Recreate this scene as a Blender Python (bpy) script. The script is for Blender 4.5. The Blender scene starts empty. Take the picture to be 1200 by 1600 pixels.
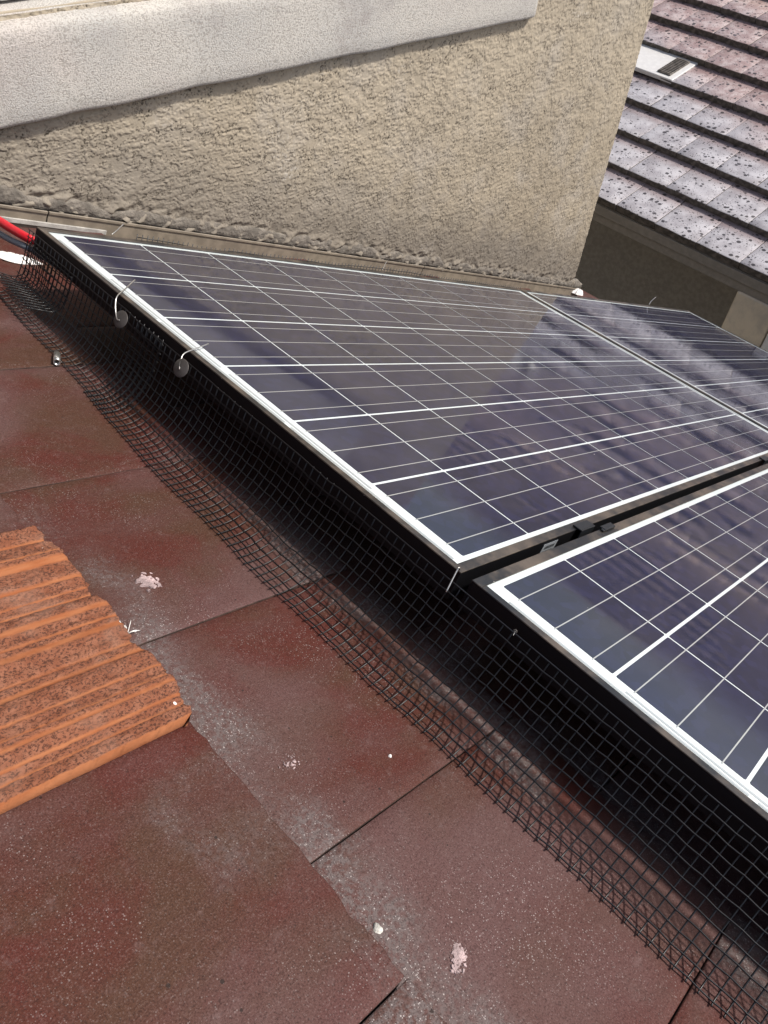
import bpy, bmesh, math, random
import numpy as np
from mathutils import Vector, Matrix, Quaternion
random.seed(7); rng = np.random.default_rng(11)
S = bpy.context.scene; COL = S.collection
R = math.radians
TH = R(23.0)                                   # slope of the roof and of the panels lying on it
M = Matrix.Rotation(TH, 3, 'Y')                # slope frame (x down the slope, y to the wall, z off it) -> world
def W(x, y, z): return M @ Vector((x, y, z))

# ------------------------------------------------------------------ camera, world, sun, exposure
cd = bpy.data.cameras.new('camera'); cam = bpy.data.objects.new('camera', cd); COL.objects.link(cam)
CR = Matrix(((0.63010345, -0.68824762, 0.35956202), (-0.15011167, -0.5622766, -0.81321062), (0.76186359, 0.45843236, -0.45760643)))
rt, dn, fw = (M @ Vector(CR[i]) for i in range(3))
mw = Matrix((rt, -dn, -fw)).transposed().to_4x4(); mw.translation = W(-0.7327, -1.30656, 0.43769)
cam.matrix_world = mw
cd.sensor_fit = 'VERTICAL'; cd.sensor_height = 36; cd.lens = 1238.6/1600*36
cd.clip_start = .02; cd.clip_end = 2000
S.camera = cam
SUN_EL, SUN_AZ = R(51), R(138)                 # azimuth clockwise from +Y
wd = bpy.data.worlds.new('World'); S.world = wd; wd.use_nodes = True
nt = wd.node_tree; nt.nodes.clear()
sky = nt.nodes.new('ShaderNodeTexSky'); sky.sky_type = 'NISHITA'; sky.sun_disc = False
sky.sun_elevation = SUN_EL; sky.sun_rotation = SUN_AZ; sky.dust_density = 3.0; sky.air_density = 1.0; sky.ozone_density = 1.5
bg = nt.nodes.new('ShaderNodeBackground'); bg.inputs['Strength'].default_value = .13
wo = nt.nodes.new('ShaderNodeOutputWorld')
nt.links.new(sky.outputs[0], bg.inputs[0]); nt.links.new(bg.outputs[0], wo.inputs[0])
sd = bpy.data.lights.new('sun', 'SUN'); sd.energy = 3.4; sd.angle = R(4); sd.color = (1, .96, .90)
sun = bpy.data.objects.new('sun', sd); COL.objects.link(sun)
tosun = Vector((math.sin(SUN_AZ)*math.cos(SUN_EL), math.cos(SUN_AZ)*math.cos(SUN_EL), math.sin(SUN_EL)))
sun.rotation_euler = (-tosun).to_track_quat('-Z', 'Y').to_euler(); sun.location = (3, -3, 8)
vs = S.view_settings; vs.view_transform = 'Standard'; vs.look = 'None'; vs.exposure = 0.45; vs.gamma = 1; vs.use_white_balance = True; vs.white_balance_temperature = 6650; vs.white_balance_tint = 10; vs.use_curve_mapping = False

# ------------------------------------------------------------------ node helper
class NB:
    def __init__(s, name):
        s.m = bpy.data.materials.new(name); s.m.use_nodes = True; s.t = s.m.node_tree
        s.t.nodes.clear(); s.out = s.n('ShaderNodeOutputMaterial'); s.p = s.n('ShaderNodeBsdfPrincipled')
        s.t.links.new(s.p.outputs[0], s.out.inputs[0])
    def n(s, typ, **kw):
        nd = s.t.nodes.new(typ)
        for k, v in kw.items(): setattr(nd, k, v)
        return nd
    def set(s, sock, v):
        if hasattr(v, 'is_output') or isinstance(v, bpy.types.NodeSocket): s.t.links.new(v, sock)
        else:
            if isinstance(v, (tuple, list)) and len(v) == 3 and sock.type == 'RGBA': v = (*v, 1)
            sock.default_value = v
    def P(s, **kw):
        for k, v in kw.items(): s.set(s.p.inputs[k.replace('_', ' ')], v)
        return s
    def obj(s): return s.n('ShaderNodeTexCoord').outputs['Object']
    def pos(s): return s.n('ShaderNodeNewGeometry').outputs['Position']
    def rnd(s): return s.n('ShaderNodeObjectInfo').outputs['Random']
    def math(s, op, a, b=0.0, c=None):
        nd = s.n('ShaderNodeMath', operation=op); s.set(nd.inputs[0], a); s.set(nd.inputs[1], b)
        if c is not None: s.set(nd.inputs[2], c)
        return nd.outputs[0]
    def vmath(s, op, a, b):
        nd = s.n('ShaderNodeVectorMath', operation=op); s.set(nd.inputs[0], a); s.set(nd.inputs[1], b); return nd.outputs[0]
    def shifted(s, v, k=(17.3, 31.7, 5.1)):
        c = s.n('ShaderNodeCombineXYZ'); r = s.rnd()
        for i in range(3): s.set(c.inputs[i], s.math('MULTIPLY', r, k[i]))
        return s.vmath('ADD', v, c.outputs[0])
    def noise(s, v, scale, detail=4, rough=.55, dist=0.0, fac=True):
        nd = s.n('ShaderNodeTexNoise'); s.set(nd.inputs['Vector'], v); nd.inputs['Scale'].default_value = scale
        nd.inputs['Detail'].default_value = detail; nd.inputs['Roughness'].default_value = rough; nd.inputs['Distortion'].default_value = dist
        return nd.outputs[0] if fac else nd.outputs[1]
    def voro(s, v, scale, out='Distance', feature='F1', rand=1.0):
        nd = s.n('ShaderNodeTexVoronoi', feature=feature); s.set(nd.inputs['Vector'], v); nd.inputs['Scale'].default_value = scale
        nd.inputs['Randomness'].default_value = rand; return nd.outputs[out]
    def sep(s, v):
        nd = s.n('ShaderNodeSeparateXYZ'); s.set(nd.inputs[0], v); return nd.outputs
    def ramp(s, f, stops, interp='LINEAR'):
        nd = s.n('ShaderNodeValToRGB'); s.set(nd.inputs[0], f); e = nd.color_ramp.elements; nd.color_ramp.interpolation = interp
        while len(e) < len(stops): e.new(.5)
        for i, (p, c) in enumerate(stops):
            e[i].position = p
            e[i].color = (c, c, c, 1) if not isinstance(c, tuple) else (*c, 1)
        return nd.outputs[0]
    def step(s, f, a, b):
        nd = s.n('ShaderNodeMapRange'); nd.interpolation_type = 'SMOOTHSTEP'
        s.set(nd.inputs[0], f); nd.inputs[1].default_value = a; nd.inputs[2].default_value = b
        return nd.outputs[0]
    def mix(s, f, a, b, mode='MIX'):
        nd = s.n('ShaderNodeMix', data_type='RGBA', blend_type=mode); s.set(nd.inputs[0], f); s.set(nd.inputs[6], a); s.set(nd.inputs[7], b)
        return nd.outputs[2]
    def scl(s, v, k): return s.vmath('MULTIPLY', v, k)
    def bump(s, h, strength, dist, normal=None):
        nd = s.n('ShaderNodeBump'); nd.inputs['Strength'].default_value = strength; nd.inputs['Distance'].default_value = dist
        s.set(nd.inputs['Height'], h)
        if normal is not None: s.set(nd.inputs['Normal'], normal)
        return nd.outputs[0]
    def specks(s, v, scale, thr, keep):
        """small round specks: voronoi cells, only the fraction `keep` of them"""
        nd = s.n('ShaderNodeTexVoronoi', feature='F1'); s.set(nd.inputs['Vector'], v); nd.inputs['Scale'].default_value = scale
        c = s.sep(nd.outputs['Color'])
        size = s.math('MULTIPLY', c[1], thr)
        on = s.math('LESS_THAN', nd.outputs['Distance'], size)
        return s.math('MULTIPLY', on, s.math('LESS_THAN', c[0], keep))

def plain(name, col, rough=.5, metal=0.0, bump=None, var=0.0, spec=.5):
    b = NB(name); c = col
    v = b.obj()
    if var: c = b.mix(b.step(b.noise(v, 35, 5), .35, .7), tuple(x*(1-var) for x in col), tuple(min(1, x*(1+var)) for x in col))
    b.P(Base_Color=c, Roughness=rough, Metallic=metal, Specular_IOR_Level=spec)
    if bump: b.P(Normal=b.bump(b.noise(v, bump[0], 4), bump[1], bump[2]))
    return b.m

# ------------------------------------------------------------------ materials
def mat_roof_tile():
    b = NB('red_concrete_tile'); o = b.obj(); v = b.shifted(o); r = b.rnd(); x = b.sep(o)
    n1 = b.noise(v, 7, 4, .6, .6); n2 = b.noise(b.scl(v, (.6, 2.0, 1)), 9, 4, .6)
    red = b.mix(b.step(n1, .38, .62), (.070, .0150, .0098), (.062, .027, .0155))
    red = b.mix(b.math('MULTIPLY', b.step(n2, .45, .7), .85), red, (.073, .029, .0235))
    red = b.mix(b.math('MULTIPLY', b.step(b.noise(v, 3.2, 3, .5, .4), .46, .66), .85), red, (.098, .052, .049))
    # worn grey sand: along the lower end of the tile, along its head, and in patches
    wob = b.math('MULTIPLY', b.math('SUBTRACT', b.noise(v, 10, 4), .5), .10)
    low = b.step(b.math('ADD', x[0], wob), .262, .280)
    head = b.step(b.math('ADD', b.math('MULTIPLY', x[0], -1), wob), -.085, -.045)
    on = b.step(b.noise(v, 4.5, 2), .44, .60)
    far = b.step(b.sep(b.pos())[1], -.45, -.85)
    grey = b.math('MULTIPLY', b.math('MULTIPLY', b.math('MAXIMUM', low, head), on), b.math('MULTIPLY', far, .85))
    grey = b.math('MULTIPLY', grey, b.math('ADD', .35, b.step(b.noise(v, 170, 3, .7), .40, .60)))
    col = b.mix(grey, red, (.115, .090, .086))
    g = b.noise(v, 650, 3, .65)
    col = b.mix(b.math('MULTIPLY', b.step(g, .54, .70), .42), col, (.15, .105, .098))
    col = b.mix(b.math('MULTIPLY', b.step(g, .50, .34), .62), col, (.022, .010, .008))
    col = b.mix(b.math('MULTIPLY', b.step(b.noise(v, 60, 5, .7), .55, .8), .35), col, (.17, .12, .115))
    sp = b.math('MAXIMUM', b.math('MULTIPLY', b.specks(v, 640, .44, .40), .8), b.specks(v, 210, .17, .10))
    sp = b.math('MULTIPLY', sp, b.math('ADD', .10, b.math('MULTIPLY', b.math('ADD', grey, b.math('MULTIPLY', b.step(b.noise(v, 6, 4), .45, .70), .8)), .6)))
    col = b.mix(b.math('MULTIPLY', sp, b.math('ADD', .35, b.noise(v, 90, 2))), col, (.50, .45, .43))
    col = b.mix(b.math('MULTIPLY', b.specks(v, 95, .16, .12), .8), col, (.018, .012, .010))
    h = b.math('ADD', b.math('MULTIPLY', g, .6), b.math('ADD', b.noise(v, 140, 3), b.math('MULTIPLY', b.noise(v, 18, 3), 1.4)))
    b.P(Base_Color=col, Roughness=.66, Specular_IOR_Level=.22, Normal=b.bump(h, .55, .0016))
    return b.m
def mat_tile_edge():
    return plain('tile_edge_concrete', (.075, .045, .036), .9, bump=(180, .6, .002), var=.4)
def mat_orange():
    b = NB('raw_orange_concrete'); v = b.obj(); a = b.n('ShaderNodeAttribute', attribute_name='smooth_band_lit_side').outputs['Fac']
    n = b.noise(v, 60, 5, .65); pit = b.noise(b.scl(v, (1, 1.4, 1)), 360, 4, .75)
    rough = b.mix(b.step(n, .35, .68), (.180, .064, .034), (.240, .102, .060))
    rough = b.mix(b.math('MULTIPLY', b.step(pit, .52, .42), .92), rough, (.058, .024, .016))
    rough = b.mix(b.math('MULTIPLY', b.step(b.noise(v, 14, 4), .48, .7), .55), rough, (.245, .140, .100))
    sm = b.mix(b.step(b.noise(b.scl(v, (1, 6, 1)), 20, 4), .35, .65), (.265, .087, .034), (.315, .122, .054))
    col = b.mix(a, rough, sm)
    col = b.mix(b.math('MULTIPLY', b.specks(v, 70, .16, .05), 1), col, (.7, .6, .55))
    col = b.mix(b.math('MULTIPLY', b.step(b.noise(v, 9, 5, .7), .66, .74), .5), col, (.48, .36, .32))
    b.P(Base_Color=col, Roughness=.92, Specular_IOR_Level=.2, Normal=b.bump(b.math('ADD', pit, b.noise(v, 120, 3)), .5, .0016))
    return b.m
def mat_stucco(name='tan_stucco', dirt=True, hi=(.365, .309, .228), lo=(.305, .256, .188)):
    b = NB(name); v = b.pos(); z = b.sep(v)
    c = b.mix(b.step(b.noise(v, 2.2, 4), .35, .65), lo, hi)
    c = b.mix(b.math('MULTIPLY', b.step(b.noise(v, 6, 5, .65), .45, .7), .5), c, (.36, .325, .28))
    if dirt:   # splash dirt and old grey cement along the foot of the wall, which follows the roof
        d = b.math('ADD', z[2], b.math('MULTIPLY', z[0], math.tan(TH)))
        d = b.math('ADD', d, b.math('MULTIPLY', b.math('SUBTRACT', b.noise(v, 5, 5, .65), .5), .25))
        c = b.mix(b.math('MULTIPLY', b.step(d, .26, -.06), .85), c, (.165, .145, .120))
        c = b.mix(b.math('MULTIPLY', b.step(b.math('ADD', z[2], b.math('MULTIPLY', b.noise(v, 4, 3), .1)), -.75, .05), .28), c, (.42, .37, .295))
        wl = b.math('MULTIPLY', b.step(b.noise(v, 4.2, 3), .58, .72), b.step(b.noise(v, 90, 5, .7), .50, .66))
        c = b.mix(b.math('MULTIPLY', wl, .5), c, (.56, .53, .48))
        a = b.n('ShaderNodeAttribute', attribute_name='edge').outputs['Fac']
        c = b.mix(b.math('MULTIPLY', a, .88), c, (.045, .036, .026))  # shade in the stucco creases, painted into the colour
    c = b.mix(b.math('MULTIPLY', b.specks(v, 30, .05, .10), .8), c, (.07, .05, .035))
    b.P(Base_Color=c, Roughness=.9, Specular_IOR_Level=.25, Normal=b.bump(b.math('ADD', b.noise(v, 260, 3), b.noise(v, 700, 2)), .35, .0012))
    return b.m
def mat_band():
    b = NB('sand_finish_stucco'); v = b.pos()
    c = b.mix(b.step(b.noise(v, 3.0, 5, .6), .40, .62), (.535, .510, .465), (.48, .465, .435))
    c = b.mix(b.math('MULTIPLY', b.step(b.noise(v, 5.5, 5, .7), .50, .66), .6), c, (.36, .33, .315))
    c = b.mix(b.math('MULTIPLY', b.step(b.noise(v, 2.2, 3), .55, .7), .35), c, (.54, .46, .42))
    g = b.noise(v, 260, 3, .6)
    c = b.mix(b.math('MULTIPLY', b.step(g, .53, .38), .75), c, (.30, .275, .245))
    b.P(Base_Color=c, Roughness=.9, Specular_IOR_Level=.25, Normal=b.bump(b.math('ADD', g, b.noise(v, 520, 2)), .55, .003))
    return b.m
def coat_glass(b, rough=.012):
    """every surface under the module's front glass carries the glass as a clear coat: slightly pebbled solar glass"""
    v = b.pos()
    cl = b.step(b.noise(v, 6.0, 3), .40, .66)
    h = b.math('ADD', b.math('MULTIPLY', b.noise(v, 420, 2, .5), b.math('ADD', .30, b.math('MULTIPLY', cl, 1.8))), b.math('MULTIPLY', b.noise(v, 7, 2, .4), .8))
    b.P(Coat_Weight=1.0, Coat_Roughness=b.math('ADD', rough, b.math('MULTIPLY', cl, .05)), Coat_IOR=1.42, Coat_Normal=b.bump(h, .034, .0008))
def dusted(b, c):
    v = b.pos()
    d = b.math('MULTIPLY', b.step(b.noise(v, 5.0, 5, .6), .42, .72), b.math('ADD', .35, b.noise(v, 350, 2)))
    c = b.mix(b.math('MULTIPLY', d, .035), c, (.42, .37, .30))
    return b.mix(b.math('MULTIPLY', b.specks(v, 26, .035, .22), .9), c, (.75, .74, .72))
def mat_cell():
    b = NB('blue_silicon_cell'); v = b.obj(); r = b.rnd(); vs_ = b.shifted(v)
    gr = b.sep(b.voro(b.scl(vs_, (1, 1, 1)), 75, 'Color'))
    c = b.mix(r, (.0026, .0040, .020), (.0052, .0066, .030))
    c = b.mix(b.math('MULTIPLY', b.math('POWER', gr[0], 2.0), .7), c, (.010, .012, .048))
    c = dusted(b, c)
    b.P(Base_Color=c, Roughness=.45, Specular_IOR_Level=.25); coat_glass(b); return b.m
def mat_backsheet():
    b = NB('white_backsheet'); c = dusted(b, (.60, .66, .665)); b.P(Base_Color=c, Roughness=.5, Specular_IOR_Level=.3); coat_glass(b); return b.m
def mat_busbar(name, col):
    b = NB(name); b.P(Base_Color=col, Roughness=.45, Metallic=.25); coat_glass(b); return b.m
def mat_frame():
    b = NB('black_anodised_frame'); v = b.pos()
    c = b.mix(b.math('MULTIPLY', b.step(b.noise(v, 12, 5, .7), .38, .70), .7), (.010, .010, .011), (.15, .115, .085))
    c = b.mix(b.specks(v, 70, .12, .10), c, (.5, .47, .42))
    b.P(Base_Color=c, Roughness=b.math('ADD', .20, b.math('MULTIPLY', b.noise(v, 20, 4), .25)), Metallic=.1, Specular_IOR_Level=.7, Normal=b.bump(b.noise(v, 300, 2), .1, .0006))
    return b.m
def mat_side():
    b = NB('black_frame_side'); v = b.pos()
    c = b.mix(b.specks(v, 45, .08, .12), (.004, .004, .005), (.4, .38, .35))
    b.P(Base_Color=c, Roughness=.45, Specular_IOR_Level=.25); return b.m
def mat_nb_tile():
    b = NB('weathered_grey_tile'); o = b.obj(); v = b.shifted(o); p = b.pos(); x = b.sep(p)
    up = b.step(b.math('ADD', b.math('ADD', x[0], b.math('MULTIPLY', x[1], -.35)), b.math('MULTIPLY', b.noise(p, 3, 4), .5)), 4.70, 5.10)
    c = b.mix(b.step(b.noise(v, 9, 4), .35, .65), (.285, .268, .280), (.42, .405, .42))
    red = b.mix(b.step(b.noise(v, 12, 5, .65, .5), .4, .65), (.27, .18, .165), (.43, .35, .33))
    c = b.mix(b.math('MULTIPLY', up, .9), c, red)
    c = b.mix(b.step(x[0], 5.9, 6.6), c, b.mix(b.step(b.noise(v, 12, 5, .65, .5), .4, .65), (.60, .41, .30), (.78, .60, .47)))  # upper rows out of view, painted pale and warm to brighten the panel reflections
    loc = b.sep(o)
    rim = b.step(b.math('ADD', b.math('ABSOLUTE', loc[1]), b.math('MULTIPLY', b.noise(v, 30, 3), .02)), .125, .165)
    c = b.mix(b.math('MULTIPLY', rim, .18), c, (.26, .19, .20))
    c = b.mix(b.math('MULTIPLY', b.step(b.math('ADD', loc[0], b.math('MULTIPLY', b.noise(v, 25, 3), .04)), .205, .29), .55), c, (.20, .13, .13))  # soft shade below the next course's butt, painted into the colour
    sp = b.math('MAXIMUM', b.math('MAXIMUM', b.specks(v, 30, .40, .95), b.specks(v, 55, .32, .7)), b.specks(v, 110, .36, .75))
    c = b.mix(b.math('MULTIPLY', sp, .93), c, (.028, .022, .022))
    b.P(Base_Color=c, Roughness=.45, Specular_IOR_Level=.5, Normal=b.bump(b.math('ADD', b.noise(v, 150, 3), b.noise(v, 30, 2)), .3, .002)); return b.m
MT = mat_roof_tile(); MTE = mat_tile_edge(); MOR = mat_orange(); MST = mat_stucco(); MBAND = mat_band()
MCELL = mat_cell(); MBACK = mat_backsheet(); MBUS = mat_busbar('tinned_busbar', (.40, .41, .40)); MRIB = mat_busbar('bus_ribbon', (.40, .43, .44))
MFR = mat_frame(); MSIDE = mat_side(); MNT = mat_nb_tile()
MWIRE = plain('black_coated_wire', (.006, .0063, .0075), .36, bump=(200, .2, .0005))
MSTEEL = plain('galvanised_steel', (.62, .61, .58), .32, .9, bump=(120, .25, .001), var=.15)
MALU = plain('dull_aluminium', (.075, .066, .060), .5, .3, bump=(90, .3, .001), var=.2)
MBRK = plain('black_bracket', (.020, .022, .025), .35, .4)
MFLASH = plain('tan_painted_flashing', (.20, .168, .128), .55, bump=(14, .25, .004), var=.18)
MWHITE = plain('white_paint', (.74, .73, .70), .45, bump=(60, .15, .001), var=.05)
MCAULK = plain('white_sealant', (.72, .70, .68), .55, bump=(60, .9, .006), var=.15)
MMORT = plain('grey_cement', (.165, .146, .122), .95, bump=(140, .8, .005), var=.3)
MRED = plain('red_cable_jacket', (.52, .010, .020), .35)
MGREY = plain('grey_cable_jacket', (.15, .17, .19), .4)
MDARKW = plain('shaded_wall_stucco', (.34, .305, .26), .9, bump=(120, .5, .003), var=.12)
MFASC = plain('brown_fascia_paint', (.25, .225, .19), .6, bump=(30, .2, .002), var=.1)
MBUTT = plain('tile_butt_concrete', (.125, .110, .096), .9, bump=(90, .8, .004), var=.4)
MGROUND = plain('yard_soil', (.20, .17, .13), .95, bump=(8, .5, .02), var=.3)
MDECK = plain('roofing_felt', (.03, .028, .026), .95)
MSTICK = plain('label_paper', (.22, .24, .26), .5)
MINK = plain('label_ink', (.05, .055, .06), .6)
MVENT = plain('white_metal_vent', (.56, .55, .53), .45, bump=(20, .1, .002), var=.05)
MGLASS = NB('window_glass'); MGLASS.P(Base_Color=(.03, .035, .04), Roughness=.05, Specular_IOR_Level=.8); MGLASS = MGLASS.m
MPINK = plain('pale_plaster', (.38, .285, .28), .8, bump=(260, .9, .003), var=.35)

# ------------------------------------------------------------------ object helpers
ROT = (0, TH, 0)
def thing(name, label, cat, loc=(0, 0, 0), rot=(0, 0, 0), group=None):
    o = bpy.data.objects.new(name, None); COL.objects.link(o); o.location = loc; o.rotation_euler = rot; o.empty_display_size = .1
    return tag(o, label, cat, group)
def tag(o, label, cat, group=None):
    o['label'] = label; o['category'] = cat
    if group: o['group'] = group
    return o
def link(name, me, parent=None, loc=(0, 0, 0), rot=(0, 0, 0)):
    o = bpy.data.objects.new(name, me); COL.objects.link(o); o.location = loc; o.rotation_euler = rot
    if parent: o.parent = parent
    return o
def mesh(name, bm, *mats, smooth=False):
    me = bpy.data.meshes.new(name); bm.normal_update(); bm.to_mesh(me); bm.free()
    for m in mats: me.materials.append(m)
    if smooth: me.shade_smooth()
    return me
def box(bm, x0, x1, y0, y1, z0, z1, mi=0, bev=0.0):
    vs_ = [bm.verts.new((x, y, z)) for z in (z0, z1) for y in (y0, y1) for x in (x0, x1)]
    fs = [bm.faces.new([vs_[i] for i in f]) for f in ((0, 2, 3, 1), (4, 5, 7, 6), (0, 1, 5, 4), (2, 6, 7, 3), (0, 4, 6, 2), (1, 3, 7, 5))]
    for f in fs: f.material_index = mi
    if bev:
        es = list({e for f in fs for e in f.edges})
        r = bmesh.ops.bevel(bm, geom=es, offset=bev, segments=1, affect='EDGES', profile=.5)
        for f in r['faces']: f.material_index = mi
    return fs
def boxmesh(name, dims, mat, bev=0.0):
    bm = bmesh.new(); box(bm, *dims, bev=bev); return mesh(name, bm, mat)
def tube(bm, pts, r, n=6, cap=True, mi=0):
    pts = [Vector(p) for p in pts]; rings = []; ref = None
    for i, p in enumerate(pts):
        t = (pts[min(i+1, len(pts)-1)]-pts[max(i-1, 0)]).normalized()
        if ref is None: ref = t.orthogonal().normalized()
        ref = (ref-t*ref.dot(t)).normalized(); b = t.cross(ref)
        rr = r[i] if isinstance(r, (list, tuple)) else r
        rings.append([bm.verts.new(p+rr*(math.cos(2*math.pi*k/n)*ref+math.sin(2*math.pi*k/n)*b)) for k in range(n)])
    for a, c in zip(rings, rings[1:]):
        for k in range(n): f = bm.faces.new((a[k], a[(k+1) % n], c[(k+1) % n], c[k])); f.smooth = True; f.material_index = mi
    if cap:
        bm.faces.new(rings[0][::-1]).material_index = mi; bm.faces.new(rings[-1]).material_index = mi
def spline(pts, n):
    P = [Vector(p) for p in pts]; P = [2*P[0]-P[1]]+P+[2*P[-1]-P[-2]]; out = []
    for i in range(1, len(P)-2):
        for k in range(n):
            t = k/n; a, b, c, d = P[i-1], P[i], P[i+1], P[i+2]
            out.append(.5*((2*b)+(c-a)*t+(2*a-5*b+4*c-d)*t*t+(3*b-a-3*c+d)*t**3))
    out.append(P[-2]); return out
def field(ny, nx, dy, dx, wl_y, wl_x, beta=1.0):
    """smooth random field, unit variance, with wavelengths around wl_y, wl_x (metres)"""
    f = np.fft.rfft2(rng.standard_normal((ny, nx)))
    ky = np.fft.fftfreq(ny, dy)[:, None]*wl_y; kx = np.fft.rfftfreq(nx, dx)[None, :]*wl_x
    k2 = ky**2+kx**2; f *= np.exp(-k2*beta); f[0, 0] = 0
    h = np.fft.irfft2(f, s=(ny, nx)); return (h-h.mean())/h.std()
def sst(x, a, b): t = np.clip((x-a)/(b-a), 0, 1); return t*t*(3-2*t)
def gridmesh(name, V, ny, nx, mat, attrs=None, smooth=True, flip=False):
    me = bpy.data.meshes.new(name)
    i = np.arange(ny*nx).reshape(ny, nx)
    q = np.stack([i[:-1, :-1], i[:-1, 1:], i[1:, 1:], i[1:, :-1]], -1).reshape(-1, 4)
    if flip: q = q[:, ::-1]
    me.vertices.add(ny*nx); me.vertices.foreach_set('co', V.astype(np.float32).ravel())
    me.loops.add(q.size); me.loops.foreach_set('vertex_index', q.astype(np.int32).ravel())
    me.polygons.add(len(q)); me.polygons.foreach_set('loop_start', np.arange(0, q.size, 4, dtype=np.int32))
    me.update(calc_edges=True); me.validate()
    if smooth: me.shade_smooth()
    me.materials.append(mat)
    for k, a in (attrs or {}).items():
        at = me.attributes.new(k, 'FLOAT', 'POINT'); at.data.foreach_set('value', a.astype(np.float32).ravel())
    return me

# ------------------------------------------------------------------ ground
g = link('ground', boxmesh('ground', (-400, 400, -400, 400, -4.6, -4.4), MGROUND)); g['kind'] = 'structure'

# ------------------------------------------------------------------ house: stucco wall beside the roof
YW = .40; XC = 2.60                               # wall face, right-hand corner (world)
house = thing('stucco_house', 'tan stucco house wall with a pale sill band, rising behind the solar panels', 'house wall', (0, YW, 0))
def base_z(x): return -math.tan(TH)*x-.092/math.cos(TH)     # where the stucco ends above the flashing
def build_wall():
    dx = dz = .0021; x0, x1 = -.35, XC; n = int((x1-x0)/dx)+1; m = int(.86/dz)+1
    # the grid runs parallel to the roof line: t = height over the flashing, up to the sill band and past the top of the frame
    X = np.linspace(x0, x1, n)[None, :]; T = np.linspace(0, 1, m)[:, None]
    zb = base_z(X)+field(1, n, dz, dx, .1, .03)*.0035; zt = np.full_like(X, .20)
    Z = zb+(zt-zb)*T**1.0
    ny, nx = 850, n
    # texture fields sampled in (x, z)
    z0, z1 = -1.35, .40; fz = (z1-z0)/ny
    w1 = field(ny, nx, fz, dx, .021, .032); w2 = field(ny, nx, fz, dx, .0075, .0095); big = field(ny, nx, fz, dx, .12, .25)
    lines = field(ny, nx, fz, dx, .0055, .045); fine = field(ny, nx, fz, dx, .003, .003, .6)
    f = .75*w1+.55*w2+.40*lines+.2*big
    pl = sst(f, -.62, -.54)*.35+sst(f+.3*w2, .22, .30)*.35+sst(f+.5*w2, 1.0, 1.08)*.3
    h = pl*.0021+.00016*fine+.0005*big
    crease_shade = np.exp(-((f+.64)/.15)**2)*1.35*(np.clip(.5+.9*field(ny, nx, fz, dx, .05, .06), 0, 1))
    crease_shade = np.maximum(crease_shade, np.exp(-((f+.3*w2-.16)/.12)**2)*1.35*np.clip(.3+.9*field(ny, nx, fz, dx, .05, .06), 0, 1))
    zi = np.clip((Z-z0)/(z1-z0)*(ny-1), 0, ny-1); i0 = np.minimum(zi.astype(int), ny-2); fr = zi-i0
    ci = np.broadcast_to(np.arange(nx)[None, :], Z.shape)
    smp = lambda a: a[i0, ci]*(1-fr)+a[i0+1, ci]*fr
    H = smp(h); E = smp(crease_shade)
    foot = sst(Z-zb, .07, .0)
    H = H*(1-.6*foot)+foot*.004*smp(w1)
    edge = sst(X, XC-.02, XC)                       # rounded corner
    Y = -H+edge**2*.012
    V = np.stack([np.broadcast_to(X, Z.shape), Y, Z], -1).reshape(-1, 3)
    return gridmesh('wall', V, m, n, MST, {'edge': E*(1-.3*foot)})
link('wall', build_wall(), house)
bm = bmesh.new()
box(bm, XC-.0001, XC+.002, .012, 4.2, -4.4, .199); box(bm, -3.5, XC-.0002, .02, 4.2, -4.4, .198)
link('wall', mesh('wall_core', bm, MST), house)
bm = bmesh.new(); box(bm, .66, XC+.002, .004, 4.2, .2001, 2.35); box(bm, -3.5, -1.25, .004, 4.2, .2001, 2.35); box(bm, -1.2499, .6599, .004, .20, 1.32, 2.35)
link('upper_wall', mesh('upper_wall', bm, MST), house)
bm = bmesh.new(); box(bm, -3.5, XC+.35, -.32, 4.4, 2.36, 2.52)
link('eave', mesh('eave', bm, MFASC), house)
# sill band: a raised, sand-finished strip with a soft lower edge and a top that falls outward
def build_band():
    x0, x1 = -.9, 1.845; n = int((x1-x0)/.006)+1
    prof = [(.010, .002), (.012, -.018), (.015, -.023), (.022, -.0255), (.05, -.026), (.10, -.026), (.15, -.026), (.174, -.0255), (.183, -.021), (.189, -.012), (.193, .0), (.1985, .03), (.2005, .06), (.203, .12)]
    m = len(prof); X = np.linspace(x0, x1, n)
    wv = field(1, n, 1, .006, 1, .15)[0]*.0008
    V = np.zeros((m, n, 3))
    for j, (z, y) in enumerate(prof):
        V[j, :, 0] = X; V[j, :, 1] = y+wv*.5; V[j, :, 2] = z+(wv if j < 5 else wv*.5)
    e = np.exp(-(x1-X)/.006); V[:, :, 1] = V[:, :, 1]*(1-e*.25)
    V = np.concatenate([V, V[:, -1:, :]*np.array([1, 0, 1])+np.array([.003, .004, 0])], 1)
    return gridmesh('sill_band', V.reshape(-1, 3), m, n+1, MBAND)
link('sill_band', build_band(), house)
win = link('window_frame', boxmesh('window_frame', (-1.24, .65, .078, .12, .210, .31), MWHITE, .004), house)
bm = bmesh.new(); box(bm, -1.24, .65, .058, .0778, .2065, .238, bev=.003); link('window_track', mesh('window_track', bm, MWHITE), win)
link('pane', boxmesh('pane', (-1.24, .65, .095, .10, .3102, 1.318), MGLASS), win)
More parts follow.
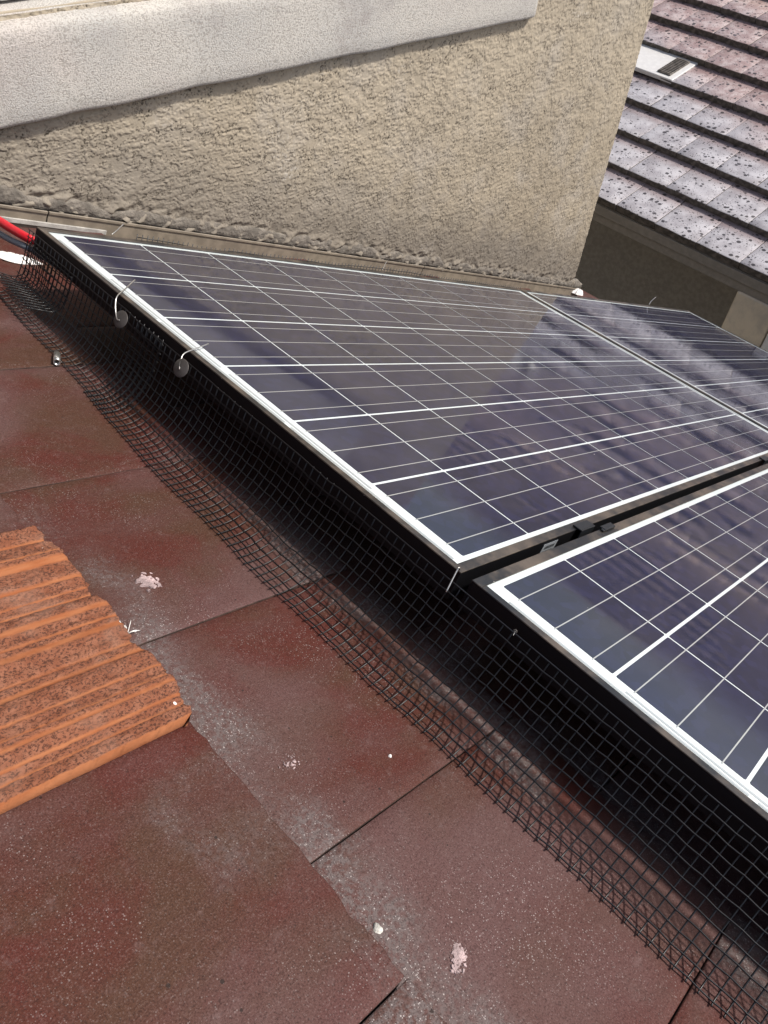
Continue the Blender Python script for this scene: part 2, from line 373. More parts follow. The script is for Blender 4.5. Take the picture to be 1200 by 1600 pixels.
# cement fillet and painted flashing at the foot of the wall (slope frame)
def slope_child(name, me, parent):
    o = link(name, me, parent); o.location = (0, -YW, 0); o.rotation_euler = ROT; return o
def build_fillet():
    n, m = 560, 12; X = np.linspace(-.2, 2.93, n); V = np.zeros((m, n, 3)); t = np.linspace(0, 1, m)
    nz = field(m, n, .004, .0056, .008, .012); bw = field(1, n, 1, .0056, 1, .09)[0]; bw2 = field(1, n, 1, .0056, 1, .02)[0]
    for j in range(m):
        V[j, :, 0] = X; V[j, :, 2] = -.098+(.036+.006*bw)*t[j]+.0012*bw2*(1-t[j])*t[j]*4
        V[j, :, 1] = YW-.0065*np.sin(math.pi*t[j])**.6-.0010*nz[j]*np.sin(math.pi*t[j])+.002+(.006 if j in (0, m-1) else 0)
    return gridmesh('cement_fillet', V.reshape(-1, 3), m, n, MMORT)
slope_child('cement_fillet', build_fillet(), house)
for a, b_ in ((-.9, .24), (.243, 1.655), (1.658, 2.93)):
    bm = bmesh.new()
    box(bm, a, b_, YW-.0065, YW-.005, -.155, -.094, bev=.0005); box(bm, a, b_, YW-.16, YW-.0067, -.1565, -.155)
    box(bm, a, b_, YW-.0095, YW-.0066, -.1005, -.0942, bev=.0008)
    slope_child('flashing', mesh('flashing', bm, MFLASH), house)
bm = bmesh.new(); box(bm, .10, .39, YW-.012, YW-.0068, -.129, -.1185, bev=.001)
slope_child('flashing_strip', mesh('flashing_strip', bm, plain('old_white_strip', (.36, .345, .315), .7, bump=(80, .5, .003), var=.25)), house)

# ------------------------------------------------------------------ tiled roof in the foreground
TW, TE, TT = .2895, .345, .022; ZT = -.125       # cover width, exposure, thickness; height of the lower tile edge
roof = thing('tiled_roof', 'red brown flat concrete tile roof in the foreground running under the panels', 'roof', (0, 0, 0), ROT)
def tile_mesh(k):
    """a flat tile: local x from its exposed head (0) to its lower end; worn, slightly chipped edges"""
    bm = bmesh.new(); nx, ny = 10, 26; top = []
    w = TW/2-.0009; hd = -.055
    r_ = random.Random(k)
    xs = [hd+(TE-.0022-hd)*i/(nx-1) for i in range(nx)]+[TE]; ys = [-w]+[(-w+.0014)+2*(w-.0014)*j/(ny-2) for j in range(ny-1)]+[w]
    chip = [r_.uniform(-.0022, .0008)*(1 if r_.random() > .12 else 2.8) for _ in range(ny+1)]
    for j in range(ny+1):
        row = []
        for i in range(nx+1):
            x, y = xs[i], ys[j]; z = (x-TE)/TE*.0205
            if i >= nx-1: x += chip[j]
            if i == nx: z -= .0016
            if j in (0, ny): y += r_.uniform(-.0005, .0004); z -= .0008
            elif i < nx-1: z += r_.uniform(-.00025, .00025)
            row.append(bm.verts.new((x, y, z)))
        top.append(row)
    for j in range(ny):
        for i in range(nx): bm.faces.new((top[j][i], top[j][i+1], top[j+1][i+1], top[j+1][i])).smooth = True
    rim = [top[0][i] for i in range(nx+1)]+[top[j][nx] for j in range(1, ny+1)]+[top[ny][i] for i in range(nx-1, -1, -1)]+[top[j][0] for j in range(ny-1, 0, -1)]
    bot = [bm.verts.new((v.co.x, v.co.y, v.co.z-TT+.0015)) for v in rim]
    for a in range(len(rim)):
        c = (a+1) % len(rim); bm.faces.new((rim[c], rim[a], bot[a], bot[c])).material_index = 1
    bm.faces.new(bot[::-1]).material_index = 1
    return mesh('roof_tile', bm, MT, MTE)
TM = [tile_mesh(k) for k in range(5)]
ntile = 0
for r_ in range(-5, 10):
    xb = .035+r_*TE                                # lower end of this course
    y_off = -1.409 if r_ % 2 == 0 else -1.24
    for c in range(-7, 8):
        yc = y_off+TW*(c+.5)
        if yc > YW-.02+(.16 if xb > 2.95 else 0) or yc < -3.4: continue
        if r_ == -1 and abs(yc-(-1.24+1.5*TW)) < .01: pass
        o = link('roof_tile', TM[ntile % 5], roof, (xb-TE, yc+random.uniform(-.0006, .0006), ZT+random.uniform(-.0004, .0004)), (random.uniform(-.0012, .0012), 0, random.uniform(-.002, .002)))
        ntile += 1
link('roof_deck', boxmesh('roof_deck', (-1.9, 3.30, -3.5, YW+.05, -.25, -.185), MDECK), roof)
link('eave_board', boxmesh('eave_board', (3.31, 3.35, -3.5, YW+.05, -.42, -.20), MFASC), roof)

# ribbed orange tile lying upside down on the roof
def build_orange():
    L, Wd = .43, .297; dx, dy = .0021, .0016; nx, ny = int(L/dx), int(Wd/dy)
    X = np.linspace(-L, 0, nx); Yv = np.linspace(-Wd/2, Wd/2, ny); s = (Yv+Wd/2)/Wd
    rb = field(1, ny, 1, dy, 1, .012)[0]
    big = .0024*np.cos(2*np.pi*(s*3.35+.33))+.0011*np.cos(2*np.pi*(s*7.1+.1))+.0006*rb
    band = np.zeros(ny)
    for c, wd in ((.05, .004), (.085, .005), (.135, .007), (.165, .003), (.21, .004), (.30, .011), (.345, .003), (.43, .012), (.47, .004), (.53, .011), (.60, .005), (.64, .003), (.70, .008), (.80, .015), (.845, .004), (.93, .006)):
        band = np.maximum(band, np.exp(-((s-c)/wd)**4))
    wav = field(nx, ny, dx, dy, .12, .03)*.10
    B = np.clip(band[None, :]*1.15+wav*(.3+band[None, :]), 0, 1)
    pit = field(nx, ny, dx, dy, .004, .0032, .8); pit2 = field(nx, ny, dx, dy, .010, .007)
    rough = np.where(pit < -.5, (pit+.5)*.0009, 0)+.00022*pit+.0003*pit2
    H = big[None, :]+rough*(1-B)+.0009*(1-B)-.0004*B
    e0 = np.exp(-(Yv+Wd/2)/.008)*.004; H -= e0[None, :]
    endx = np.clip(field(1, ny, 1, dy, 1, .022)[0], -1.5, 1)*.0022*np.sin(np.pi*s)+field(1, ny, 1, dy, 1, .006)[0]*.0008
    XX = np.repeat(X[:, None], ny, 1); near = np.exp(XX/.02); XX = XX+near*(endx-.003*(big < -.002)-.008*np.exp(-s/.035)-.004*np.exp(-(1-s)/.03))[None, :]
    H -= np.exp(XX/.004)*.002
    V = np.stack([XX, np.repeat(Yv[None, :], nx, 0), H], -1)
    t = .0190
    def ring(dz): W_ = V.copy(); W_[..., 2] = np.minimum(W_[..., 2]*.25, 0)+dz; return W_
    # skirt: top sheet framed by side walls going down to the underside
    full = np.zeros((nx+2, ny+2, 3)); full[1:-1, 1:-1] = V
    bt = ring(-t); full[0, 1:-1] = bt[0]; full[-1, 1:-1] = bt[-1]; full[1:-1, 0] = bt[:, 0]; full[1:-1, -1] = bt[:, -1]
    full[-1, 1:-1, 0] -= .004; full[1:-1, 0, 1] += .002
    full[0, 0] = bt[0, 0]; full[0, -1] = bt[0, -1]; full[-1, 0] = bt[-1, 0]; full[-1, -1] = bt[-1, -1]
    A = np.zeros((nx+2, ny+2)); A[1:-1, 1:-1] = B; A[:, :2] = 1; A[-1, :] = .25; A[:, -1] = .4  # near side face takes the lighter band tone: its light is painted in
    return gridmesh('orange_tile', full.reshape(-1, 3), nx+2, ny+2, MOR, {'smooth_band_lit_side': A})
po = W(-.312, -.8075, -.1050)
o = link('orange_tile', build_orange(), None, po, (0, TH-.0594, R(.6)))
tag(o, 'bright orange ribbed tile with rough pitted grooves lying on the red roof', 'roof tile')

# ------------------------------------------------------------------ solar panels
PL, PWD = 1.65, .992; PU, PV = .1583, .1583; U0, V0 = .035, .021
def frame_rail(L, along_x, side):
    """lip on top, tall side wall, foot flange; local origin at the outer top edge's start"""
    bm = bmesh.new()
    if along_x:
        s = -1 if side == 'far' else 1
        a = lambda y0, y1: (min(s*y0, s*y1), max(s*y0, s*y1))
        box(bm, 0, L, *a(0, .0142), -.0018, 0, bev=.0005); box(bm, 0, L, *a(.0002, .0022), -.04, -.0019, 1); box(bm, 0, L, *a(.0023, .026), -.04, -.0385, 1)
    else:
        s = 1 if side == 'up' else -1
        a = lambda x0, x1: (min(s*x0, s*x1), max(s*x0, s*x1))
        box(bm, *a(0, .011 if side == 'up' else .0065), -L+.0144, -.0144, -.0018, 0, bev=.0005); box(bm, *a(.0002, .0022), -L+.0025, -.0025, -.04, -.0019, 1); box(bm, *a(.0023, .026), -L+.027, -.027, -.04, -.0385, 1)
    return mesh('frame_rail', bm, MFR, MSIDE)
F_far, F_near, F_up, F_dn = frame_rail(PL, True, 'far'), frame_rail(PL, True, 'near'), frame_rail(PWD, False, 'up'), frame_rail(PWD, False, 'down')
BACK = boxmesh('backsheet', (.0024, PL-.0024, -PWD+.0024, -.0024, -.0062, -.0026), MBACK)
def cellmesh():
    a, b_, c = .1552/2, .1540/2, .0015; bm = bmesh.new(); pts = []
    for sx, sy in ((1, 1), (-1, 1), (-1, -1), (1, -1)):
        q = [(sx*a, sy*(b_-c)), (sx*(a-c), sy*b_)]; pts += q if sx*sy > 0 else q[::-1]
    t = [bm.verts.new((x, y, .0004)) for x, y in pts]; b2 = [bm.verts.new((x, y, 0)) for x, y in pts]
    bm.faces.new(t)
    for i in range(8): j = (i+1) % 8; bm.faces.new((t[j], t[i], b2[i], b2[j]))
    return mesh('cell', bm, MCELL)
CELL = cellmesh()
BUS = boxmesh('busbar', (0, 10*PU+.004, -.0007, .0007, 0, .0002), MBUS)
RIB = boxmesh('bus_ribbon', (-.0018, .0018, 0, .30, 0, .0003), MRIB)
def panel(px, py, label):
    t = thing('solar_panel', label, 'solar panel', W(px, py, 0), ROT, 'solar panels mounted on the roof')
    rails = [link('frame_rail', F_far, t), link('frame_rail', F_near, t, (0, -PWD, 0)), link('frame_rail', F_up, t), link('frame_rail', F_dn, t, (PL, 0, 0))]
    link('backsheet', BACK, t)
    for j in range(10):
        for k in range(6): link('cell', CELL, t, (U0+(j+.5)*PU, -(V0+(k+.5)*PV), -.0026))
    for k in range(6):
        for q in (-1, 0, 1): link('busbar', BUS, t, (U0-.002, -(V0+(k+.5)*PV+q*.052), -.0021))
    for xx in (.0175, .0245, PL-.0175, PL-.0245):
        for yy in ((-.345, -.655, -.968) if xx in (.0175, PL-.0175) else (-.50, -.82)): link('bus_ribbon', RIB, t, (xx, yy, -.0025))
    return t, rails
G2 = .0145
p1, r1 = panel(0, 0, 'large solar panel directly along the stucco wall, two wire hooks over its left edge')
p2, r2 = panel(.0034, -PWD-G2, 'lower right solar panel nearest the camera, cut off by the right edge')
p3, r3 = panel(1.657, 0, 'farthest solar panel beyond the first one, ending near the lit pillar')
# rating label and maker's sticker on the lower frame side of the first panel
bm = bmesh.new(); box(bm, .205, .245, -PWD-.0006, -PWD-.0001, -.030, -.007); st = link('sticker', mesh('sticker', bm, MSTICK), r1[1], (0, PWD, 0))
bm = bmesh.new()
for i in range(9): box(bm, .211+i*.0032, .2122+i*.0032+(i % 3)*.0004, -PWD-.0010, -PWD-.0007, -.016, -.011)
for z, l in ((-.020, .026), (-.0235, .020), (-.027, .023)): box(bm, .211, .211+l, -PWD-.0010, -PWD-.0007, z-.0006, z+.0006)
st2 = mesh('sticker_print', bm, MINK)
st_o = link('sticker_print', st2, st)
# mounting rails across the slope and the clamps in the gap between the rows
for i, u in enumerate((.322, 1.30, 2.0, 2.98)):
    lab = ['first black mounting rail under the panels, nearest the left edge', 'second black mounting rail under the panels, past the middle of the first panel',
           'third mounting rail, under the near half of the farthest panel', 'fourth mounting rail, under the far end of the farthest panel'][i]
    t = thing('mounting_rail', lab, 'mounting rail', W(u, -.5, -.06), ROT, 'mounting rails under the panels')
    y0, y1 = (-1.45, .46) if i < 2 else (-.5, .46)
    link('rail', boxmesh('rail', (-.02, .02, y0, y1, -.02, .0190), MBRK, .002), t)
    for yy in ((-1.2, -.35, .30) if i < 2 else (-.35, .30)):
        bm = bmesh.new(); box(bm, .021, .026, yy-.02, yy+.02, -.082, .015); box(bm, .021, .08, yy-.02, yy+.02, -.088, -.0825); link('foot', mesh('foot', bm, MALU), t)
def clamp(u, label):
    t = thing('module_clamp', label, 'clamp', W(u, -PWD-G2/2, 0), ROT, 'module clamps in the gap between the panel rows')
    bm = bmesh.new()
    box(bm, -.022, .022, .0012, .0150, .0006, .0030, bev=.0005); box(bm, -.022, .022, -.0008, .0010, -.034, .0030, bev=.0004)
    box(bm, -.022, .022, -.0105, -.0010, -.034, -.0318)
    link('bracket', mesh('bracket', bm, MBRK), t)
    bm = bmesh.new(); tube(bm, [(0, -.0045, -.0317), (0, -.0045, -.024)], .0040, 6); link('bolt', mesh('bolt', bm, MSTEEL), t)
    bm = bmesh.new(); box(bm, .030, .066, -.0150, -.0042, .0006, .0038, bev=.001); box(bm, .0245, .0299, -.0145, -.009, .0008, .003, bev=.0006); link('tab', mesh('tab', bm, MBRK), t)
    return t
clamp(.318, 'black mid clamp with a small flat tab in the panel gap, near the left end')
clamp(1.305, 'black mid clamp in the panel gap at the right edge of the picture')

# ------------------------------------------------------------------ bird-proofing wire mesh
PITCH = .0128; WR = .00090
def foot_x(y): return float(np.interp(-y, (0, .02, .31, .53, .83, 1.1, 1.45, 1.7), (-.046, -.050, -.064, -.086, -.092, -.085, -.081, -.08)))
def profile(y, curl, dxo=0.0):
    """points from the frame lip down and out onto the tiles; curl 1 = hangs then sweeps out, 0 = nearly straight"""
    fx = foot_x(y); b0 = Vector((-.0040, y, -.0105)); b3 = Vector((fx, y, -.1275))
    b1 = Vector((-.006-.012*(1-curl), y, -.05-.050*curl)); b2 = Vector((fx*(.46-.16*curl)-.006, y, -.100-.026*curl))
    pts = []
    for k in range(17):
        t = k/16; pts.append(b0*(1-t)**3+3*b1*t*(1-t)**2+3*b2*t*t*(1-t)+b3*t**3+Vector((dxo, 0, dxo*.3)))
    d = (pts[-1]-pts[-2]).normalized(); d.z = max(d.z, -.02); pts.append(pts[-1]+d*.0052)
    return pts
def along(pts, s):
    for a, b_ in zip(pts, pts[1:]):
        l = (b_-a).length
        if s <= l: return a+(b_-a)*(s/l)
        s -= l
    return pts[-1]
def plen(pts): return sum((b_-a).length for a, b_ in zip(pts, pts[1:]))
WX = rng.standard_normal(400)
def guard(ya, yb, label, phase, dxo, curlf, seed):
    t = thing('wire_mesh', label, 'wire mesh', W(0, 0, 0), ROT, 'wire mesh guards around the panels')
    r_ = random.Random(seed); ys = []; y = ya
    dents = [(r_.uniform(.1, 1.6), r_.uniform(.015, .05), r_.uniform(-.0025, .0022)) for _ in range(9)]
    while y > yb: ys.append(y); y -= PITCH*r_.uniform(.97, 1.03)
    profs = []
    for i, y in enumerate(ys):
        wob = .0014*math.sin(y*9+seed)+.0012*math.sin(y*31+2*seed)+sum(a*math.exp(-((y+c)/w)**2) for c, w, a in dents)
        p = profile(y, curlf(y), dxo); k = len(p)
        sk = r_.uniform(-.0008, .0008)
        p = [q+Vector((wob*(j/k)**2, sk*j/k+.004*math.sin(y*5)*(j/k), 0)) for j, q in enumerate(p)]
        profs.append(p); bm = bmesh.new(); tube(bm, p, WR, 5, True); link('wire', mesh('wire', bm, MWIRE), t)
    nh = int((plen(profs[0])-.004)/PITCH)+1
    for h in range(nh):
        pts = []
        for i, p in enumerate(profs):
            L = plen(p)-.0052; s = L-h*PITCH*min(1.14, L/((nh-1)*PITCH))+.0006*math.sin(i*2.1+h)
            q = along(p, max(0.001, s)); pts.append(q+Vector((-.0006, 0, .0008)))
        a, b_ = pts[0], pts[-1]; pts = [a+Vector((0, .004, 0))]+pts+[b_-Vector((0, .004, 0))]
        bm = bmesh.new(); tube(bm, pts, WR*1.05, 5); link('wire', mesh('wire', bm, MWIRE), t)
    return t
guard(.012, -.40, 'far piece of black wire mesh at the upper left corner of the first panel', 0, 0, lambda y: 1.0, 1)
guard(-.335, -1.66, 'long black wire mesh skirt running along the panel edges to the bottom right', .5, -.0035, lambda y: float(np.interp(-y, (.3, .75, 1.05, 1.3), (1, .85, .35, .08))), 2)
# folded offcut hanging at the far corner
t = thing('wire_mesh', 'short folded offcut of black mesh hanging at the far left panel corner', 'wire mesh', W(0, 0, 0), ROT, 'wire mesh guards around the panels')
pr_ = []
for i in range(13):
    y = .006-i*PITCH*.92; c = math.cos(i*.25)
    p = spline([(-.003, y, -.030), (-.004, y+.002, -.060), (-.006+.003*c, y+.004, -.088), (-.020, y+.010, -.098), (-.040, y+.018+.004*c, -.097), (-.058+.006*c, y+.026, -.099)], 4)
    pr_.append(p); bm = bmesh.new(); tube(bm, p, WR, 5); link('wire', mesh('wire', bm, MWIRE), t)
L0 = plen(pr_[0])
for h in range(10):
    pts = [along(p, min(plen(p)-.001, (h+.2)*L0/10)) for p in pr_]; bm = bmesh.new(); tube(bm, pts, WR*1.05, 5); link('wire', mesh('wire', bm, MWIRE), t)
# mesh on the wall side: its cut ends stick up over the far frame edge
t = thing('wire_mesh', 'black wire mesh strip between the panels and the stucco wall, cut ends showing', 'wire mesh', W(0, 0, 0), ROT, 'wire mesh guards around the panels')
r_ = random.Random(5); back = []
for i in range(124):
    x = .20+i*PITCH*.93; hgt = .004+.006*max(0, math.sin(x*7+1))+r_.uniform(0, .002)
    if .335 < x < .41: hgt = .002
    p = [Vector((x, .004, hgt)), Vector((x, .005, -.04)), Vector((x, .012, -.10)), Vector((x, .03, -.130))]
    back.append(p); bm = bmesh.new(); tube(bm, p, WR, 5); link('wire', mesh('wire', bm, MWIRE), t)
for h in range(9):
    bm = bmesh.new(); tube(bm, [along(p, .006+h*PITCH) for p in back[::4]], WR, 5); link('wire', mesh('wire', bm, MWIRE), t)

# ------------------------------------------------------------------ wire hooks with round washers
def hook(pts, disc, nrm, label, r=.00095, dr=.0138):
    t = thing('mesh_hook', label, 'wire hook', W(*pts[-1]), ROT, 'wire hooks holding the mesh')
    o = Vector(pts[-1]); bm = bmesh.new(); tube(bm, [Vector(p)-o for p in spline(pts, 8)], r, 7); link('hook_wire', mesh('hook_wire', bm, MSTEEL), t)
    if disc is not None:
        d = Vector(disc)-o; n_ = Vector(nrm).normalized(); q = n_.to_track_quat('Z', 'Y'); bm = bmesh.new()
        prof = [(0, dr*.19), (dr*.22, dr*.16), (dr*.66, dr*.06), (dr-.0006, .0002), (dr, -.0002), (dr-.0005, -.0008), (0, -.0004)]; N = 28
        rings = [[bm.verts.new(d+q @ Vector((rr*math.cos(2*math.pi*k/N), rr*math.sin(2*math.pi*k/N), zz))) for k in range(N)] for rr, zz in prof if rr > 0]
        c0 = bm.verts.new(d+q @ Vector((0, 0, prof[0][1]))); c1 = bm.verts.new(d+q @ Vector((0, 0, prof[-1][1])))
        for a, b_ in zip(rings, rings[1:]):
            for k in range(N): bm.faces.new((a[k], b_[k], b_[(k+1) % N], a[(k+1) % N])).smooth = True
        for k in range(N): bm.faces.new((c0, rings[0][k], rings[0][(k+1) % N])); bm.faces.new((c1, rings[-1][(k+1) % N], rings[-1][k]))
        link('washer', mesh('washer', bm, MALU), t)
    return t
hook([(.0563, -.2167, .006), (.02, -.249, .0035), (-.012, -.2785, .003), (-.0195, -.2880, -.005), (-.0235, -.300, -.0165), (-.0260, -.3100, -.0215), (-.0260, -.3155, -.0200)], (-.0225, -.3134, -.0198), (-.93, -.1, .3),
     'bent wire hook with round washer over the left panel edge, the farther of the pair')
hook([(.0419, -.4422, .006), (.014, -.452, .0035), (-.012, -.4595, -.001), (-.0195, -.4650, -.0085), (-.0245, -.4722, -.0165), (-.0262, -.4745, -.0180)], (-.0225, -.4727, -.0172), (-.93, -.1, .3),
     'bent wire hook with round washer over the left panel edge, the nearer of the pair')
hook([(-.004, -.9905, .004), (-.013, -.9925, .0115), (-.0165, -.9935, .0065), (-.030, -.9996, -.0138)], None, None, 'shiny wire hook at the front corner of the first panel beside the gap', .0009)
hook([(-.0120, -1.0850, -.0125), (-.0070, -1.0830, -.0110), (-.002, -1.081, -.0105)], (-.0060, -1.0825, -.0110), (-1, -.1, .2), 'small round washer pinned to the black frame side of the nearest panel', .0004, .0026)
hook([(.146, .004, .002), (.160, .012, .008), (.184, .030, .0170)], None, None, 'thin wire end sticking up from the far frame near the red cable', .0009)
hook([(.940, .004, .002), (.955, .014, .008), (.978, .030, .0180)], None, None, 'thin wire end sticking up from the middle of the far frame by the wall', .0009)
hook([(2.80, .004, .002), (2.83, .014, .016), (2.88, .022, .036)], None, None, 'thin wire end sticking up behind the farthest panel before the dark recess', .0010)

# ------------------------------------------------------------------ cables and litter
def cable(pts, r, m, label, extra=None):
    o = Vector(pts[0]); bm = bmesh.new(); tube(bm, [Vector(p)-o for p in spline(pts, 10)], r, 16)
    return tag(link('cable', mesh('cable', bm, m), None, W(*o), ROT), label, 'cable', 'cables at the upper left corner')
cable([(.16, -.06, -.055), (.06, -.02, -.044), (.0092, .02, -.0325), (-.004, .07, -.0335), (-.012, .13, -.036), (-.03, .25, -.05)], .0078, MRED, 'thick red cable running out from under the upper left panel corner')
cable([(.16, -.06, -.074), (.06, -.02, -.064), (.0080, .02, -.0480), (-.004, .07, -.0530), (-.010, .13, -.0585), (-.03, .25, -.07)], .0058, MGREY, 'grey cable running beneath the thick red cable')
def blob(name, label, cat, at, rx, ry, h, mat, seed, rotz=0, lumps=.35, n=40, m=9):
    r_ = random.Random(seed); ph = [(r_.uniform(0, 6.28), r_.uniform(.2, 1)/k**.8) for k in range(1, 9)]; bm = bmesh.new()
    def rad(a): return max(.25, 1+lumps*sum(w*math.sin((k+1)*a+p) for k, (p, w) in enumerate(ph))*.8)
    rings = []
    for j in range(1, m+1):
        t = j/m; rings.append([bm.verts.new((rx*t*rad(a)*math.cos(a), ry*t*rad(a)*math.sin(a), h*(1-t**3)*(.65+.5*r_.random())+(0 if j < m else -.0015))) for a in (2*math.pi*k/n for k in range(n))])
    c = bm.verts.new((0, 0, h))
    for k in range(n): bm.faces.new((c, rings[0][k], rings[0][(k+1) % n])).smooth = True
    for a, b_ in zip(rings, rings[1:]):
        for k in range(n): bm.faces.new((a[k], b_[k], b_[(k+1) % n], a[(k+1) % n])).smooth = True
    return tag(link(name, mesh(name, bm, mat), None, W(*at), (0, TH, 0) if not rotz else (M.to_4x4() @ Matrix.Rotation(rotz, 4, 'Z')).to_euler()), label, cat)
def splat(name, label, cat, at, rx, ry, h, mat, seed, rotz, count, size):
    """a broken crust: one main patch with crumbs and holes around it"""
    r_ = random.Random(seed); bm = bmesh.new()
    for q in range(count):
        u, w = r_.gauss(0, .42), r_.gauss(0, .42); cx, cy = rx*u, ry*w; k = size*r_.uniform(.25, 1)*(1.2-min(1, math.hypot(u, w)*.7)); a0 = r_.uniform(0, 6.28); st = r_.uniform(1.0, 2.4); n = 11
        rim = []; mid = []
        for i in range(n):
            a = 2*math.pi*i/n; rr = k*r_.uniform(.6, 1.15); x, y = rr*st*math.cos(a), rr*math.sin(a)
            x, y = x*math.cos(a0)-y*math.sin(a0), x*math.sin(a0)+y*math.cos(a0)
            rim.append(bm.verts.new((cx+x, cy+y, -.0012))); mid.append(bm.verts.new((cx+x*.8, cy+y*.8, h*r_.uniform(.3, 1))))
        c = bm.verts.new((cx, cy, h*r_.uniform(.4, 1.2)))
        for i in range(n):
            j = (i+1) % n; bm.faces.new((rim[i], rim[j], mid[j], mid[i])); bm.faces.new((mid[i], mid[j], c))
    return tag(link(name, mesh(name, bm, mat), None, W(*at), (M.to_4x4() @ Matrix.Rotation(rotz, 4, 'Z')).to_euler()), label, cat)
def ztop(x):
    r = math.floor((x-.035)/TE)+1; loc = x-(.035+(r-1)*TE); return ZT+(loc-TE)/TE*.0205+.0004
splat('plaster_splat', 'pinkish white plaster splat on the brown tile beside the orange tile', 'splat', (-.222, -.752, ztop(-.222)), .020, .013, .0011, MPINK, 3, R(120), 38, .0050)
splat('plaster_splat', 'pale pink scraped smear on the tile near the bottom of the picture', 'splat', (-.248, -1.254, ztop(-.248)), .020, .009, .0009, MPINK, 9, R(30), 60, .0030)
splat('plaster_splat', 'faint whitish stain on the tile below the end of the orange tile', 'splat', (-.243, -1.030, ztop(-.243)), .014, .010, .0006, MPINK, 21, R(20), 30, .0016)
blob('white_pellet', 'small white crumb by the tile edge near the bottom', 'crumb', (-.2885, -1.1955, ztop(-.2885)+.0005), .0042, .0046, .0026, plain('grey_white_crumb', (.50, .49, .45), .85, bump=(400, .8, .002), var=.3), 5, 0, .35, 20, 5)
blob('white_pellet', 'tiny white crumb on the tile right of the middle, above the long joint', 'crumb', (-.147, -1.079, ztop(-.147)+.0005),   .0017, .0020, .0014, MWHITE, 6, 0, .3, 14, 4)
blob('sealant_smear', 'white sealant smear on the roof beside the cables at the far left', 'sealant', (.085, .215, ztop(.085)+.002), .052, .015, .008, MCAULK, 12, R(-22), .5)
blob('sealant_lump', 'white sealant lump at the foot of the wall corner', 'sealant', (2.90, .385, -.116), .05, .02, .022, MCAULK, 14, 0, .3)
# steel sleeve lying on the roof
bm = bmesh.new(); N = 20
def tb(r0, r1, l):
    rings = []
    for r, z in ((r0, 0), (r0, l), (r1, l), (r1, 0)): rings.append([bm.verts.new((r*math.cos(2*math.pi*k/N), r*math.sin(2*math.pi*k/N), z)) for k in range(N)])
    for i in range(4):
        a, b_ = rings[i], rings[(i+1) % 4]
        for k in range(N): f = bm.faces.new((a[k], a[(k+1) % N], b_[(k+1) % N], b_[k])); f.smooth = i in (0, 2)
tb(.0055, .0041, .030)
o = link('steel_sleeve', mesh('steel_sleeve', bm, MSTEEL), None, W(-.0735, -.2515, ztop(-.07)+.0058))
dvec = (W(-.0535, -.2135, ztop(-.056)+.0058)-o.location).normalized(); o.rotation_euler = dvec.to_track_quat('Z', 'Y').to_euler()
tag(o, 'short shiny steel sleeve lying at the edge of the wire mesh', 'sleeve')
# frayed white fibre tuft
bm = bmesh.new(); r_ = random.Random(4)
for i in range(9):
    a = r_.uniform(-.9, 1.9); l = r_.uniform(.008, .017)
    tube(bm, spline([(0, 0, 0), (l*.5*math.cos(a), l*.5*math.sin(a), .003), (l*math.cos(a), l*math.sin(a), r_.uniform(.002, .007))], 3), [.00045]*6+[.0002], 4)
tag(link('fibre_tuft', mesh('fibre_tuft', bm, MWHITE), None, W(-.288, -.812, ztop(-.288)+.0005), ROT), 'frayed white plastic fibre tuft against the end of the orange tile', 'fibre tuft')

# ------------------------------------------------------------------ neighbouring house across the gap
NX, NZ = 3.90, -1.375                             # its eave: top of the lowest tile edge
PIT = math.atan(4/12); NTW, NTE = .281, .302
nb = thing('neighbour_house', 'house across the gap with grey speckled tile roof, brown fascia and dark recess', 'house', (NX, 0, NZ))
def nb_tile(seed):
    r_ = random.Random(seed); bm = bmesh.new(); t = .046; nx, ny = 5, 5; w = NTW/2-.0014; hd = NTE+.03; top = []; chip = [r_.uniform(-.003, .003) for _ in range(6)]
    for j in range(ny+1):
        row = []
        for i in range(nx+1):
            x = (0, .0045, .08, .16, .24, hd)[i]; y = (-w, -w+.0025, -w*.35, w*.35, w-.0025, w)[j]; z = -x/NTE*.043
            if i <= 1: x += chip[j]
            if i == 0: z -= .003
            if j in (0, ny): z -= .0015
            row.append(bm.verts.new((x, y, z)))
        top.append(row)
    for j in range(ny):
        for i in range(nx): bm.faces.new((top[j][i], top[j][i+1], top[j+1][i+1], top[j+1][i])).smooth = True
    f0 = [top[j][0] for j in range(ny+1)]; fb = [bm.verts.new((v.co.x+.004, v.co.y, v.co.z-t)) for v in f0]
    for j in range(ny): bm.faces.new((f0[j], f0[j+1], fb[j+1], fb[j])).material_index = 1
    for jj, fl in ((0, False), (ny, True)):
        a = [top[jj][i] for i in range(nx+1)]; b_ = [fb[0 if jj == 0 else -1]]+[bm.verts.new((v.co.x, v.co.y, v.co.z-t)) for v in a[1:]]
        for i in range(nx):
            f = (a[i], a[i+1], b_[i+1], b_[i]); bm.faces.new(f if fl else f[::-1]).material_index = 1
    return mesh('roof_tile', bm, MNT, MBUTT)
NTM = [nb_tile(50+k) for k in range(6)]
cP, sP = math.cos(PIT), math.sin(PIT); cnt = 0; rest = []
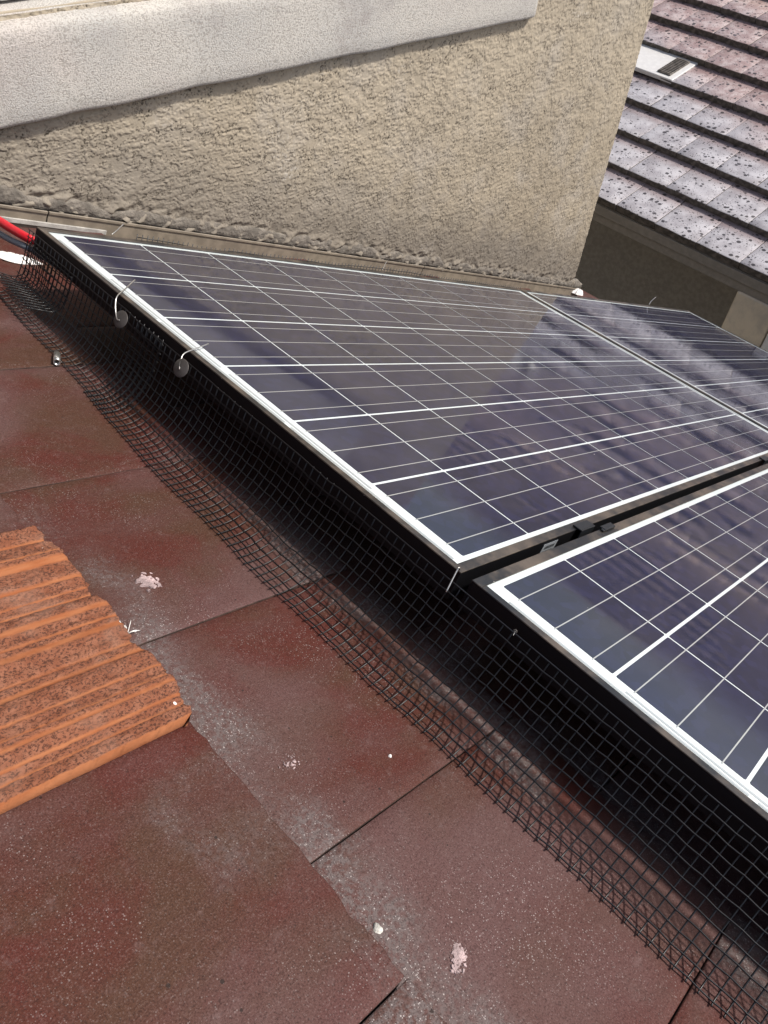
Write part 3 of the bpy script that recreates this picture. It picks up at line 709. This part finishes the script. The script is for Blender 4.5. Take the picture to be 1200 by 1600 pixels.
for r_ in range(0, 21):
    for c in range(-16, 16):
        y = .148+NTW*(c+(.5 if r_ % 2 == 0 else 0)); s = r_*NTE
        if r_ == 4 and 1.50 < y < 2.50: continue
        p = (s*cP, y, s*sP+random.uniform(-.002, .002))
        if r_ < 10 and -2.4 < y < 3.4 and cnt < 295:
            link('roof_tile', NTM[random.randrange(6)], nb, p, (random.uniform(-.004, .004), -PIT, random.uniform(-.004, .004))); cnt += 1
        else: rest.append(p)
bm = bmesh.new(); Rm = Matrix.Rotation(-PIT, 4, 'Y')
for p in rest:
    me = NTM[random.randrange(6)]; n0 = len(bm.verts); f0 = len(bm.faces); bm.from_mesh(me); bm.verts.ensure_lookup_table()
    bmesh.ops.transform(bm, matrix=Matrix.Translation(p) @ Rm, verts=bm.verts[n0:])
fo = link('far_roof_tiles', mesh('far_roof_tiles', bm, MNT, MBUTT), nb); fo['kind'] = 'stuff'
s5 = 4*NTE
vt = link('roof_vent', boxmesh('roof_vent', (0, NTE+.03, -.50, .50, -.028, 0), MVENT, .003), nb, (s5*cP, 1.96, s5*sP+.004), (0, -PIT+.12, 0))
bm = bmesh.new(); box(bm, .035, .275, -.46, -.355, .0005, .010, bev=.002); 
for k in range(12): box(bm, .043+k*.019, .049+k*.019, -.454, -.361, .0101, .014)
link('louver', mesh('louver', bm, MBUTT), vt)
bm = bmesh.new(); box(bm, .02, 6.35, -5, 5, -.13, -.092); link('roof_deck', mesh('roof_deck', bm, MDECK), nb, (0, 0, 0), (0, -PIT, 0))
bm = bmesh.new(); box(bm, .028, .050, -5, 5, -.165, -.052, bev=.003); box(bm, .016, .0275, -5, 5, -.110, -.056, bev=.002)
link('fascia', mesh('fascia', bm, MFASC), nb)
link('soffit', boxmesh('soffit', (.051, 1.35, -5, 5, -.16, -.137), MFASC), nb)
bm = bmesh.new(); box(bm, 1.30, 1.45, .0, 6, -3.1, -.161); box(bm, .4, 6, 6.0, 6.2, -3.1, -.161); link('wall', mesh('wall', bm, MDARKW), nb)
link('wall', boxmesh('wall', (.62, .80, -5, -.30, -3.1, -.161), MDARKW), nb)
bm = bmesh.new(); box(bm, .015, .40, -.155, .097, -3.1, -.1615, bev=.006); link('pillar', mesh('pillar', bm, mat_stucco('pillar_stucco', False, (.76, .66, .50), (.66, .57, .43))), nb)
link('downspout', boxmesh('downspout', (.005, .060, -.245, -.165, -3.1, -.139), MWHITE, .006), nb)
